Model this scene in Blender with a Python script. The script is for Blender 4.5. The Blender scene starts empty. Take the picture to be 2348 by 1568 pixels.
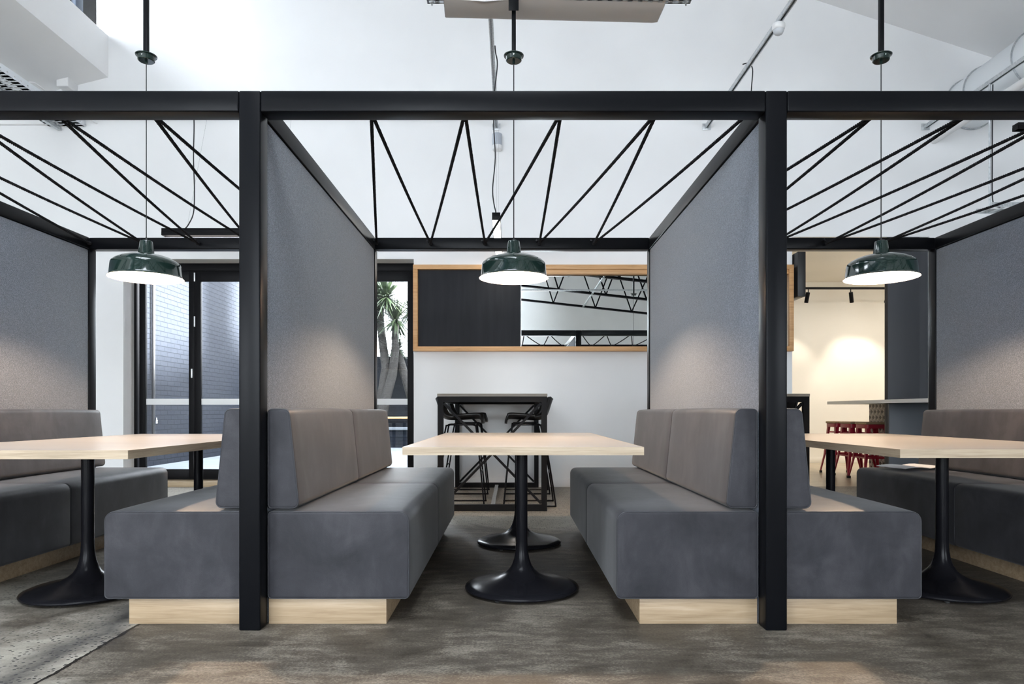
import bpy, bmesh, math, random
from mathutils import Vector, Matrix, Euler
random.seed(7)
R = math.radians
S = bpy.context.scene
COL = S.collection

# ------------------------------------------------------------------ camera
# metres; the camera stands at the origin 0.92 m up and looks along +Y (24 mm shift lens)
CAM_H = 0.92
cd = bpy.data.cameras.new('camera'); cam = bpy.data.objects.new('camera', cd); COL.objects.link(cam)
cam.location = (0, 0, CAM_H); cam.rotation_euler = (R(90), 0, 0)
cd.sensor_width = 36.0; cd.lens = 24.0; cd.shift_x = 0.00085; cd.shift_y = 0.0681
cd.clip_start = 0.05; cd.clip_end = 200
S.camera = cam

# ------------------------------------------------------------------ sky, sun, exposure
W = bpy.data.worlds.new('sky'); S.world = W; W.use_nodes = True
bg = W.node_tree.nodes['Background']
bg.inputs[0].default_value = (0.89, 0.925, 1.0, 1); bg.inputs[1].default_value = 10.2
sd = bpy.data.lights.new('sun', 'SUN'); sun = bpy.data.objects.new('sun', sd); COL.objects.link(sun)
sd.energy = 58.0; sd.angle = R(9); sd.color = (1.0, 0.97, 0.92)
sun.rotation_euler = Vector((-0.978, 0.0, -0.208)).to_track_quat('-Z', 'Y').to_euler()
vs = S.view_settings
S.display_settings.display_device = 'sRGB'
vs.view_transform = 'Standard'; vs.look = 'None'; vs.exposure = 1.13; vs.gamma = 1.0
vs.use_curve_mapping = False
try:
    S.cycles.max_bounces = 9; S.cycles.diffuse_bounces = 6; S.cycles.glossy_bounces = 4
    S.cycles.transparent_max_bounces = 12
    S.cycles.use_denoising = True
    S.cycles.caustics_reflective = False; S.cycles.caustics_refractive = False
    S.cycles.sample_clamp_indirect = 6.0
except Exception:
    pass

def portal(loc, rot, sx, sy):
    l = bpy.data.lights.new('window_portal', 'AREA'); l.shape = 'RECTANGLE'; l.size = sx; l.size_y = sy
    l.cycles.is_portal = True
    o = bpy.data.objects.new('window_portal', l); COL.objects.link(o); o.location = loc; o.rotation_euler = rot
    return o
ROOM_L, ROOM_R, ROOM_B, WALL_Y = -10.0, 9.5, -8.0, 8.356
for y0_, y1_ in ((6.45, 8.34), (1.9, 3.63), (-3.6, -1.87)):
    portal((-5.16, (y0_ + y1_) / 2, 5.9), (R(90), 0, R(-90)), y1_ - y0_, .8)    # clerestory bays, face +X
REAR_WIN = [(-9.2, -5.5, 3.3), (-3.6, -1.7, 5.4), (-1.2, 1.8, 3.0), (6.0, 9.0, 3.4)]  # rightmost window is added to light the lower back wall
SKY = (-3.6, 1.0, -7.6, 1.2)                                        # unseen roof opening added to brighten the hall: x0, x1, y0, y1
for a, b, c in REAR_WIN:
    portal(((a + b) / 2, ROOM_B - 0.2, (c + .7) / 2), (R(90), 0, 0), b - a, c - .7)
portal(((SKY[0] + SKY[1]) / 2, (SKY[2] + SKY[3]) / 2, 8.79 - .327 * ((SKY[0] + SKY[1]) / 2 + 4.93) + .25), (0, math.atan(.327), 0), 4.84, SKY[3] - SKY[2])
portal((-2.97, 8.72, 1.4), (R(90), 0, R(180)), 3.5, 2.7)

# ------------------------------------------------------------------ materials
MATS = {}
def nmat(name):
    m = bpy.data.materials.new(name); m.use_nodes = True
    nt = m.node_tree; b = nt.nodes['Principled BSDF']; MATS[name] = m
    return m, nt, b
def N(nt, t, **kw):
    n = nt.nodes.new(t)
    for k, v in kw.items():
        if k.startswith('i_'): n.inputs[int(k[2:])].default_value = v
        else: setattr(n, k, v)
    return n
def coords(nt, scale=(1, 1, 1), kind='Object', loc=(0, 0, 0)):
    tc = N(nt, 'ShaderNodeTexCoord'); mp = N(nt, 'ShaderNodeMapping')
    mp.inputs['Scale'].default_value = scale; mp.inputs['Location'].default_value = loc
    nt.links.new(tc.outputs[kind], mp.inputs[0]); return mp.outputs[0]
def world_coords(nt, scale=(1, 1, 1)):
    g = N(nt, 'ShaderNodeNewGeometry'); mp = N(nt, 'ShaderNodeMapping')
    mp.inputs['Scale'].default_value = scale
    nt.links.new(g.outputs['Position'], mp.inputs[0]); return mp.outputs[0]
def noise(nt, vec, scale, detail=4, rough=0.55, dist=0.0):
    n = N(nt, 'ShaderNodeTexNoise'); n.inputs['Scale'].default_value = scale
    n.inputs['Detail'].default_value = detail; n.inputs['Roughness'].default_value = rough
    n.inputs['Distortion'].default_value = dist
    nt.links.new(vec, n.inputs['Vector']); return n.outputs['Fac']
def ramp(nt, fac, stops, interp='LINEAR'):
    r = N(nt, 'ShaderNodeValToRGB'); r.color_ramp.interpolation = interp
    e = r.color_ramp.elements
    while len(e) < len(stops): e.new(0.5)
    for k, (p, c) in enumerate(stops):
        e[k].position = p; e[k].color = (c[0], c[1], c[2], 1) if len(c) == 3 else c
    nt.links.new(fac, r.inputs[0]); return r.outputs[0]
def mixc(nt, fac, a, b, mode='MIX'):
    m = N(nt, 'ShaderNodeMix', data_type='RGBA', blend_type=mode)
    for s, v in ((0, fac), (6, a), (7, b)):
        if isinstance(v, (int, float)): m.inputs[s].default_value = v
        elif isinstance(v, tuple): m.inputs[s].default_value = (v[0], v[1], v[2], 1)
        else: nt.links.new(v, m.inputs[s])
    return m.outputs[2]
def math_(nt, op, a, b=None):
    m = N(nt, 'ShaderNodeMath', operation=op)
    for s, v in ((0, a), (1, b)):
        if v is None: continue
        if isinstance(v, (int, float)): m.inputs[s].default_value = v
        else: nt.links.new(v, m.inputs[s])
    return m.outputs[0]
def bump(nt, b, h, strength=0.2, dist=0.01):
    n = N(nt, 'ShaderNodeBump'); n.inputs['Strength'].default_value = strength
    n.inputs['Distance'].default_value = dist
    nt.links.new(h, n.inputs['Height']); nt.links.new(n.outputs[0], b.inputs['Normal'])
def plain(name, col, rough=0.5, metal=0.0, spec=0.5, coat=0.0):
    m, nt, b = nmat(name)
    b.inputs['Base Color'].default_value = (*col, 1); b.inputs['Roughness'].default_value = rough
    b.inputs['Metallic'].default_value = metal; b.inputs['Specular IOR Level'].default_value = spec
    b.inputs['Coat Weight'].default_value = coat
    return m

def paint(name, col, rough=0.6, var=0.03):
    m, nt, b = nmat(name)
    f = noise(nt, world_coords(nt), 0.9, 3)
    c = ramp(nt, f, [(0.3, tuple(x * (1 - var) for x in col)), (0.7, tuple(min(1, x * (1 + var)) for x in col))])
    nt.links.new(c, b.inputs['Base Color']); b.inputs['Roughness'].default_value = rough
    bump(nt, b, noise(nt, world_coords(nt), 260, 2), 0.04, 0.002)
    return m
paint('wall_paint', (0.875, 0.88, 0.885)); paint('ceiling_paint', (0.88, 0.88, 0.88))
paint('cream_paint', (0.82, 0.79, 0.72)); paint('slate_paint', (0.035, 0.038, 0.045), 0.5)
paint('slate_laminate', (0.075, 0.085, 0.10), 0.45)

def powder(name, col, rough):
    m, nt, b = nmat(name)
    b.inputs['Base Color'].default_value = (*col, 1); b.inputs['Specular IOR Level'].default_value = .10
    f = noise(nt, world_coords(nt), 3.0, 3)
    r = N(nt, 'ShaderNodeMapRange'); r.inputs['To Min'].default_value = rough - 0.01; r.inputs['To Max'].default_value = rough + 0.02
    nt.links.new(f, r.inputs[0]); nt.links.new(r.outputs[0], b.inputs['Roughness'])
    bump(nt, b, noise(nt, world_coords(nt), 700, 2), 0.03, 0.001)
    return m
powder('black_steel', (0.0042, 0.0046, 0.0058), 0.30)
powder('black_frame', (0.006, 0.006, 0.007), 0.45)
powder('black_gloss', (0.008, 0.008, 0.010), 0.22)
plain('black_plastic', (0.012, 0.012, 0.013), 0.42)
plain('rope_black', (0.010, 0.010, 0.012), 0.85, spec=0.2)
plain('cable_black', (0.012, 0.012, 0.014), 0.6)
plain('green_enamel', (0.010, 0.024, 0.020), 0.12, coat=0.5)
plain('enamel_white', (0.9, 0.88, 0.84), 0.4)
plain('white_plastic', (0.8, 0.8, 0.8), 0.4)
plain('chrome', (0.7, 0.7, 0.7), 0.2, 1.0)
plain('brushed_steel', (0.84, 0.86, 0.88), 0.35, 0.25)
plain('mirror_silver', (0.93, 0.96, 0.95), 0.0, 1.0)
plain('red_metal', (0.36, 0.012, 0.035), 0.32, coat=0.3)
plain('rubber', (0.02, 0.02, 0.02), 0.8)
plain('paper', (0.8, 0.8, 0.82), 0.8)
plain('piping', (0.030, 0.031, 0.036), 0.6)
plain('strip_film', (0.85, 0.86, 0.87), 0.6)

m, nt, b = nmat('galvanised')
f = noise(nt, world_coords(nt), 30, 3, 0.6, 0.8)
nt.links.new(ramp(nt, f, [(0.3, (0.42, 0.45, 0.47)), (0.7, (0.68, 0.70, 0.71))]), b.inputs['Base Color'])
b.inputs['Metallic'].default_value = 0.75; b.inputs['Roughness'].default_value = 0.42

m, nt, b = nmat('blackboard')
f = noise(nt, coords(nt, (6, 1, 0.6)), 2.5, 4)
nt.links.new(ramp(nt, f, [(0.3, (0.008, 0.009, 0.012)), (0.75, (0.014, 0.015, 0.019))]), b.inputs['Base Color'])
b.inputs['Roughness'].default_value = 0.42; b.inputs['Specular IOR Level'].default_value = .12

def emit(name, col, st):
    m, nt, b = nmat(name); b.inputs['Base Color'].default_value = (*col, 1)
    b.inputs['Emission Color'].default_value = (*col, 1); b.inputs['Emission Strength'].default_value = st
emit('bulb_glow', (1.0, 0.70, 0.45), 2300.0)
emit('strip_glow', (1.0, 0.93, 0.84), 14.0)
emit('fill_glow', (1.0, 0.95, 0.88), 8.0)
emit('spot_glow', (1.0, 0.87, 0.70), 25.0)

def wood(name, dark, mid, light, axis=0, rough=0.42, sc=1.0):
    m, nt, b = nmat(name)
    s = [22.0 * sc] * 3; s[axis] = 1.1 * sc
    v = world_coords(nt, tuple(s))
    f1 = noise(nt, v, 2.2, 6, 0.62, 0.5)
    s2 = [120.0 * sc] * 3; s2[axis] = 3.0 * sc
    f2 = noise(nt, world_coords(nt, tuple(s2)), 2.0, 3, 0.6)
    f = math_(nt, 'ADD', math_(nt, 'MULTIPLY', f1, 0.62), math_(nt, 'MULTIPLY', f2, 0.38))
    c = ramp(nt, f, [(0.33, dark), (0.5, mid), (0.66, light)])
    nt.links.new(c, b.inputs['Base Color']); b.inputs['Roughness'].default_value = rough
    bump(nt, b, f2, 0.06, 0.002)
wood('oak_top', (0.262, 0.24, 0.218), (0.345, 0.325, 0.302), (0.415, 0.396, 0.378), 0, 0.28)
wood('oak_plinth', (0.255, 0.175, 0.102), (0.375, 0.275, 0.17), (0.45, 0.345, 0.235), 0, 0.5)
wood('oak_edge', (0.28, 0.215, 0.145), (0.41, 0.325, 0.228), (0.495, 0.405, 0.295), 0, 0.5)
wood('oak_edge_side', (0.28, 0.215, 0.145), (0.41, 0.325, 0.228), (0.495, 0.405, 0.295), 1, 0.5)
wood('oak_board_frame', (0.46, 0.235, 0.09), (0.62, 0.345, 0.145), (0.68, 0.41, 0.20), 0, 0.45)
wood('grey_oak', (0.22, 0.19, 0.15), (0.32, 0.28, 0.23), (0.38, 0.34, 0.29), 0, 0.5)
wood('stool_wood', (0.30, 0.22, 0.13), (0.42, 0.31, 0.19), (0.50, 0.38, 0.25), 0, 0.5)
wood('sill_wood', (0.34, 0.25, 0.15), (0.44, 0.34, 0.22), (0.5, 0.4, 0.27), 0, 0.4)

# leather-look upholstery: mottled slate grey nubuck
m, nt, b = nmat('leather')
oi = N(nt, 'ShaderNodeObjectInfo')
v = world_coords(nt)
f1 = noise(nt, v, 4.5, 5, 0.6, 0.6)
f2 = noise(nt, v, 420, 2, 0.6)
f3 = noise(nt, world_coords(nt, (1, 1, 0.35)), 11.0, 4, 0.6, 0.4)
f = math_(nt, 'ADD', math_(nt, 'MULTIPLY', f1, 0.55), math_(nt, 'ADD', math_(nt, 'MULTIPLY', f2, 0.15), math_(nt, 'MULTIPLY', f3, 0.30)))
c = ramp(nt, f, [(0.38, (0.0118, 0.0118, 0.0155)), (0.5, (0.0222, 0.0222, 0.0275)), (0.62, (0.039, 0.0383, 0.0445))])
nt.links.new(c, b.inputs['Base Color']); b.inputs['Roughness'].default_value = 0.52
b.inputs['Sheen Weight'].default_value = 0.15; b.inputs['Sheen Roughness'].default_value = 0.5; b.inputs['Specular IOR Level'].default_value = 0.28
bump(nt, b, math_(nt, 'ADD', f2, math_(nt, 'MULTIPLY', f3, 1.2)), 0.12, 0.004)

# felt of the acoustic panels
m, nt, b = nmat('felt')
v = world_coords(nt)
f1 = noise(nt, v, 260, 3, 0.7); f2 = noise(nt, v, 1.6, 3)
c = ramp(nt, f1, [(0.36, (0.063, 0.076, 0.097)), (0.5, (0.119, 0.138, 0.172)), (0.64, (0.212, 0.24, 0.29))])
c = mixc(nt, 0.12, c, ramp(nt, f2, [(0.3, (0.6, 0.6, 0.6)), (0.7, (1, 1, 1))]), 'MULTIPLY')
nt.links.new(c, b.inputs['Base Color']); b.inputs['Roughness'].default_value = 0.95
b.inputs['Sheen Weight'].default_value = 0.3; b.inputs['Specular IOR Level'].default_value = 0.2
bump(nt, b, f1, 0.35, 0.003)

# worn ground concrete
m, nt, b = nmat('concrete')
v = world_coords(nt)
big = noise(nt, v, 0.55, 5, 0.6, 0.8); mid = noise(nt, v, 2.6, 6, 0.65, 0.6); fine = noise(nt, v, 95, 3, 0.7)
streak = noise(nt, world_coords(nt, (1, 3.2, 1)), 5.5, 6, 0.72, 0.4)
f = math_(nt, 'ADD', math_(nt, 'MULTIPLY', mid, 0.42), math_(nt, 'ADD', math_(nt, 'MULTIPLY', fine, 0.26), math_(nt, 'MULTIPLY', streak, 0.32)))
c = ramp(nt, f, [(0.38, (0.030, 0.0245, 0.0185)), (0.50, (0.080, 0.068, 0.054)), (0.61, (0.20, 0.178, 0.147))])
# pale ground patches with dark aggregate
sep = N(nt, 'ShaderNodeSeparateXYZ'); nt.links.new(v, sep.inputs[0])
left = math_(nt, 'MULTIPLY', math_(nt, 'LESS_THAN', sep.outputs[0], -1.61), 0.20)
front = N(nt, 'ShaderNodeMapRange'); front.inputs['From Min'].default_value = 3.0; front.inputs['From Max'].default_value = 2.2
front.inputs['To Min'].default_value = 0.0; front.inputs['To Max'].default_value = 0.10
nt.links.new(sep.outputs[1], front.inputs[0])
pm = math_(nt, 'ADD', math_(nt, 'ADD', big, left), math_(nt, 'MULTIPLY', front.outputs[0], math_(nt, 'ABSOLUTE', sep.outputs[0])))
far_ = N(nt, 'ShaderNodeMapRange'); far_.interpolation_type = 'SMOOTHSTEP'; far_.inputs['From Min'].default_value = 4.9; far_.inputs['From Max'].default_value = 5.9
far_.inputs['To Min'].default_value = 0.0; far_.inputs['To Max'].default_value = 0.32
nt.links.new(sep.outputs[1], far_.inputs[0]); pm = math_(nt, 'ADD', pm, far_.outputs[0])
pmask = ramp(nt, pm, [(0.60, (0, 0, 0)), (0.70, (1, 1, 1))])
pale = ramp(nt, f, [(0.36, (0.17, 0.154, 0.126)), (0.64, (0.36, 0.335, 0.288))])
vo = N(nt, 'ShaderNodeTexVoronoi'); vo.inputs['Scale'].default_value = 52; vo.inputs['Randomness'].default_value = 1
nt.links.new(world_coords(nt, (1, 1.3, 1)), vo.inputs['Vector'])
voc = N(nt, 'ShaderNodeSeparateColor'); nt.links.new(vo.outputs['Color'], voc.inputs[0])
chip = math_(nt, 'MULTIPLY', math_(nt, 'LESS_THAN', vo.outputs['Distance'], 0.33), math_(nt, 'GREATER_THAN', voc.outputs[0], 0.38))
pale = mixc(nt, math_(nt, 'MULTIPLY', chip, 0.85), pale, (0.018, 0.019, 0.024))
c = mixc(nt, pmask, c, pale)
# white flecks
fl = noise(nt, v, 190, 2, 0.5)
c = mixc(nt, ramp(nt, fl, [(0.70, (0, 0, 0)), (0.76, (0.7, 0.7, 0.7))]), c, (0.24, 0.235, 0.215))
# saw cuts and cracks
wob = noise(nt, v, 9, 4, 0.6)
def cut(axis, pos, w, amp):
    d = math_(nt, 'ABSOLUTE', math_(nt, 'ADD', math_(nt, 'SUBTRACT', sep.outputs[axis], pos), math_(nt, 'MULTIPLY', math_(nt, 'SUBTRACT', wob, 0.5), amp)))
    return math_(nt, 'LESS_THAN', d, w)
cuts = math_(nt, 'MAXIMUM', cut(0, -1.61, 0.008, 0.04), cut(1, 3.97, 0.0035, 0.008))
cuts = math_(nt, 'MAXIMUM', cuts, cut(1, 7.9, 0.004, 0.008))
c = mixc(nt, cuts, c, (0.012, 0.010, 0.008))
# stain band along the crack
st = math_(nt, 'MULTIPLY', ramp(nt, math_(nt, 'ABSOLUTE', math_(nt, 'ADD', math_(nt, 'ADD', sep.outputs[0], 1.72), math_(nt, 'MULTIPLY', math_(nt, 'SUBTRACT', mid, 0.5), 0.35))), [(0.0, (1, 1, 1)), (0.13, (0, 0, 0))]), 0.75)
c = mixc(nt, st, c, (0.026, 0.026, 0.029))
nt.links.new(c, b.inputs['Base Color'])
nt.links.new(ramp(nt, mid, [(0.3, (0.42, 0.42, 0.42)), (0.7, (0.65, 0.65, 0.65))]), b.inputs['Roughness']); b.inputs['Specular IOR Level'].default_value = .3
bump(nt, b, math_(nt, 'SUBTRACT', fine, math_(nt, 'MULTIPLY', cuts, 2.0)), 0.12, 0.004)

m, nt, b = nmat('sealed_floor')
v = world_coords(nt); f = noise(nt, v, 1.8, 6, 0.65, 1.0)
nt.links.new(ramp(nt, f, [(0.3, (0.34, 0.27, 0.18)), (0.7, (0.52, 0.44, 0.32))]), b.inputs['Base Color'])
b.inputs['Roughness'].default_value = 0.3

m, nt, b = nmat('courtyard_concrete')
f = noise(nt, world_coords(nt, (0.4, 3, 1)), 2.0, 6, 0.65)
nt.links.new(ramp(nt, f, [(0.3, (0.09, 0.10, 0.115)), (0.7, (0.14, 0.155, 0.17))]), b.inputs['Base Color']); b.inputs['Roughness'].default_value = 0.85; b.inputs['Specular IOR Level'].default_value = .15

def brick(name, c1, c2, mortar, rot):
    m, nt, b = nmat(name)
    tc = N(nt, 'ShaderNodeNewGeometry'); sp = N(nt, 'ShaderNodeSeparateXYZ'); nt.links.new(tc.outputs['Position'], sp.inputs[0])
    cb = N(nt, 'ShaderNodeCombineXYZ'); nt.links.new(sp.outputs[1 if rot else 0], cb.inputs[0]); nt.links.new(sp.outputs[2], cb.inputs[1])
    br = N(nt, 'ShaderNodeTexBrick'); br.inputs['Scale'].default_value = 1.0
    br.inputs['Brick Width'].default_value = 0.24; br.inputs['Row Height'].default_value = 0.086
    br.inputs['Mortar Size'].default_value = 0.006; br.inputs['Mortar Smooth'].default_value = 0.3
    br.inputs['Color1'].default_value = (*c1, 1); br.inputs['Color2'].default_value = (*c2, 1); br.inputs['Mortar'].default_value = (*mortar, 1)
    nt.links.new(cb.outputs[0], br.inputs['Vector'])
    f = noise(nt, world_coords(nt), 14, 5, 0.6)
    nt.links.new(mixc(nt, 0.5, br.outputs['Color'], ramp(nt, f, [(0.3, (0.7, 0.7, 0.7)), (0.7, (1, 1, 1))]), 'MULTIPLY'), b.inputs['Base Color'])
    b.inputs['Roughness'].default_value = 0.7; b.inputs['Specular IOR Level'].default_value = .08
    bump(nt, b, math_(nt, 'SUBTRACT', math_(nt, 'MULTIPLY', f, 0.4), br.outputs['Fac']), 0.8, 0.012)
brick('painted_brick', (0.015, 0.018, 0.0255), (0.017, 0.020, 0.028), (0.007, 0.009, 0.013), True)
brick('navy_brick', (0.006, 0.008, 0.013), (0.007, 0.010, 0.015), (0.004, 0.005, 0.009), False)

# cube-pattern tiles on the counter base (black, grey and white rhombs), face along Y
m, nt, b = nmat('cube_tile')
g = N(nt, 'ShaderNodeNewGeometry'); sp = N(nt, 'ShaderNodeSeparateXYZ'); nt.links.new(g.outputs['Position'], sp.inputs[0])
Wt, Ht = 0.092, 0.080                                              # column pitch, row pitch
row = math_(nt, 'FLOOR', math_(nt, 'DIVIDE', sp.outputs[2], Ht))
odd = math_(nt, 'MULTIPLY', math_(nt, 'MODULO', row, 2.0), 0.5)
u = math_(nt, 'FRACT', math_(nt, 'ADD', math_(nt, 'DIVIDE', sp.outputs[1], Wt), odd))
w = math_(nt, 'FRACT', math_(nt, 'DIVIDE', sp.outputs[2], Ht))
au = math_(nt, 'MULTIPLY', math_(nt, 'ABSOLUTE', math_(nt, 'SUBTRACT', u, 0.5)), 2.0)   # 0 centre .. 1 edge
hi = math_(nt, 'GREATER_THAN', math_(nt, 'ADD', w, math_(nt, 'MULTIPLY', au, -0.34)), 0.66)
dm = math_(nt, 'LESS_THAN', math_(nt, 'ADD', math_(nt, 'MULTIPLY', math_(nt, 'ABSOLUTE', math_(nt, 'SUBTRACT', w, 0.5)), 2.2), au), 0.78)
lr = math_(nt, 'GREATER_THAN', u, 0.5)
c = mixc(nt, lr, (0.62, 0.62, 0.61), (0.30, 0.30, 0.30))
c = mixc(nt, hi, c, (0.42, 0.42, 0.42))
c = mixc(nt, dm, c, (0.03, 0.028, 0.026))
nt.links.new(c, b.inputs['Base Color']); b.inputs['Roughness'].default_value = 0.35

# window glass: thin clear pane with a fresnel reflection
m = bpy.data.materials.new('glass'); m.use_nodes = True; nt = m.node_tree; MATS['glass'] = m
nt.nodes.remove(nt.nodes['Principled BSDF'])
tr = N(nt, 'ShaderNodeBsdfTransparent'); gl = N(nt, 'ShaderNodeBsdfGlossy'); gl.inputs['Roughness'].default_value = 0.0
tr.inputs[0].default_value = (0.95, 0.97, 0.97, 1)
fr = N(nt, 'ShaderNodeFresnel'); fr.inputs[0].default_value = 1.32
mx = N(nt, 'ShaderNodeMixShader'); nt.links.new(fr.outputs[0], mx.inputs[0]); nt.links.new(tr.outputs[0], mx.inputs[1]); nt.links.new(gl.outputs[0], mx.inputs[2])
nt.links.new(mx.outputs[0], nt.nodes['Material Output'].inputs[0])

m, nt, b = nmat('yucca_leaf')
f = noise(nt, world_coords(nt), 6, 2)
nt.links.new(ramp(nt, f, [(0.3, (0.010, 0.020, 0.008)), (0.7, (0.03, 0.048, 0.02))]), b.inputs['Base Color']); b.inputs['Roughness'].default_value = 0.4
m, nt, b = nmat('bark')
f = noise(nt, world_coords(nt, (1, 1, 3)), 14, 5)
nt.links.new(ramp(nt, f, [(0.3, (0.010, 0.009, 0.008)), (0.7, (0.030, 0.027, 0.023))]), b.inputs['Base Color']); b.inputs['Roughness'].default_value = 0.9
bump(nt, b, f, 0.8, 0.02)

# ------------------------------------------------------------------ mesh helpers
def round_poly(pts, radii, seg=5):
    """closed polygon with rounded corners"""
    out = []; n = len(pts)
    for i in range(n):
        p = Vector(pts[i]); a = Vector(pts[i - 1]); c = Vector(pts[(i + 1) % n]); r = radii[i]
        if r <= 0: out.append(p); continue
        d1 = (a - p).normalized(); d2 = (c - p).normalized()
        ang = math.acos(max(-1, min(1, d1.dot(d2)))); t = r / math.tan(ang / 2)
        s = p + d1 * t; e = p + d2 * t; cen = p + (d1 + d2).normalized() * (r / math.sin(ang / 2))
        v1 = s - cen; v2 = e - cen
        for k in range(seg + 1):
            q = k / seg; w1 = math.sin((1 - q) * (math.pi - ang)) / math.sin(math.pi - ang); w2 = math.sin(q * (math.pi - ang)) / math.sin(math.pi - ang)
            out.append(cen + v1 * w1 + v2 * w2)
    return out

class MB:
    def __init__(s): s.v = []; s.f = []
    def add(s, vs_, fs):
        o = len(s.v); s.v += [tuple(v) for v in vs_]; s.f += [tuple(i + o for i in f) for f in fs]; return s
    def box(s, x0, x1, y0, y1, z0, z1, bev=0.0, seg=2, mat=None):
        bm = bmesh.new(); bmesh.ops.create_cube(bm, size=1.0)
        for v in bm.verts:
            v.co = Vector((x0 if v.co.x < 0 else x1, y0 if v.co.y < 0 else y1, z0 if v.co.z < 0 else z1))
        if bev > 0: bmesh.ops.bevel(bm, geom=bm.edges[:], offset=bev, segments=seg, profile=0.5, affect='EDGES')
        if mat is not None: bmesh.ops.transform(bm, matrix=mat, verts=bm.verts[:])
        bm.verts.index_update()
        s.add([v.co.copy() for v in bm.verts], [[v.index for v in f.verts] for f in bm.faces]); bm.free(); return s
    def beam(s, a, b, w, h, up=(0, 0, 1)):
        """rectangular bar from a to b"""
        a = Vector(a); b = Vector(b); d = (b - a).normalized(); u = Vector(up)
        if abs(d.dot(u)) > 0.98: u = Vector((0, 1, 0))
        sx = d.cross(u).normalized(); sz = sx.cross(d).normalized(); vs_ = []
        for p in (a, b):
            for i, j in ((-1, -1), (1, -1), (1, 1), (-1, 1)): vs_.append(p + sx * i * w / 2 + sz * j * h / 2)
        return s.add(vs_, [(3, 2, 1, 0), (4, 5, 6, 7), (0, 1, 5, 4), (1, 2, 6, 5), (2, 3, 7, 6), (3, 0, 4, 7)])
    def tube(s, pts, r, n=8, cap=True):
        pts = [Vector(p) for p in pts]; rs = r if isinstance(r, (list, tuple)) else [r] * len(pts)
        rings = []; prev = None
        for i, p in enumerate(pts):
            d = (pts[min(i + 1, len(pts) - 1)] - pts[max(i - 1, 0)]).normalized()
            if prev is None:
                u = Vector((0, 0, 1)) if abs(d.z) < 0.9 else Vector((1, 0, 0)); x = d.cross(u).normalized()
            else:
                x = (prev - d * prev.dot(d)).normalized()
            prev = x; y = d.cross(x)
            rings.append([p + (x * math.cos(2 * math.pi * k / n) + y * math.sin(2 * math.pi * k / n)) * rs[i] for k in range(n)])
        vs_ = [q for rg in rings for q in rg]; fs = []
        for i in range(len(pts) - 1):
            for k in range(n):
                fs.append((i * n + k, i * n + (k + 1) % n, (i + 1) * n + (k + 1) % n, (i + 1) * n + k))
        if cap: fs.append(tuple(range(n - 1, -1, -1))); fs.append(tuple((len(pts) - 1) * n + k for k in range(n)))
        return s.add(vs_, fs)
    def lathe(s, prof, n=48, cen=(0, 0, 0), mat=None, closed=False, cap=True):
        vs_ = []; fs = []; c = Vector(cen)
        for r_, z in prof:
            for k in range(n):
                a = 2 * math.pi * k / n; p = Vector((r_ * math.cos(a), r_ * math.sin(a), z))
                if mat is not None: p = mat @ p
                vs_.append(p + c)
        m_ = len(prof)
        for i in range(m_ if closed else m_ - 1):
            j = (i + 1) % m_
            for k in range(n): fs.append((i * n + k, i * n + (k + 1) % n, j * n + (k + 1) % n, j * n + k))
        if cap and not closed:
            if prof[0][0] > 1e-4: fs.append(tuple(range(n - 1, -1, -1)))
            if prof[-1][0] > 1e-4: fs.append(tuple((m_ - 1) * n + k for k in range(n)))
        return s.add(vs_, fs)
    def prism(s, poly, axis, a, b):
        """extrude a 2D polygon; axis 1: poly in XZ along Y, axis 0: poly in YZ along X, axis 2: poly in XY along Z"""
        def P(p, t): return {0: (t, p[0], p[1]), 1: (p[0], t, p[1]), 2: (p[0], p[1], t)}[axis]
        n = len(poly); vs_ = [P(p, a) for p in poly] + [P(p, b) for p in poly]
        fs = [tuple(range(n - 1, -1, -1)), tuple(range(n, 2 * n))] + [(i, (i + 1) % n, n + (i + 1) % n, n + i) for i in range(n)]
        return s.add(vs_, fs)
    def build(s, name, mat, parent=None, sharp=32, loc=None, uniq=True):
        me = bpy.data.meshes.new(name); me.from_pydata(s.v, [], s.f); me.update()
        bm = bmesh.new(); bm.from_mesh(me); bmesh.ops.recalc_face_normals(bm, faces=bm.faces[:]); bm.to_mesh(me); bm.free()
        me.materials.append(MATS[mat] if isinstance(mat, str) else mat)
        me.polygons.foreach_set('use_smooth', [True] * len(me.polygons))
        try: me.set_sharp_from_angle(angle=R(sharp))
        except Exception: pass
        o = bpy.data.objects.new(name, me); COL.objects.link(o)
        if parent is not None: o.parent = parent
        if loc is not None: o.location = loc
        return o

def tag(o, label=None, cat=None, group=None, kind=None):
    if label: o['label'] = label
    if cat: o['category'] = cat
    if group: o['group'] = group
    if kind: o['kind'] = kind
    return o
def thing(name, loc, label, cat, group=None, rz=0.0):
    o = bpy.data.objects.new(name, None); o.empty_display_size = 0.1; COL.objects.link(o)
    o.location = loc; o.rotation_euler = (0, 0, rz); return tag(o, label, cat, group)
def copy_tree(o, parent=None):
    c = o.copy(); COL.objects.link(c); c.parent = parent
    for ch in list(o.children): copy_tree(ch, c)
    return c
def dup(o, loc, label, rz=None):
    c = copy_tree(o); c.location = loc; c['label'] = label
    if rz is not None: c.rotation_euler = (0, 0, rz)
    return c
def struct(mb, name, mat, label=None, cat=None):
    o = mb.build(name, mat); o['kind'] = 'structure'
    return tag(o, label, cat)

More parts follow.
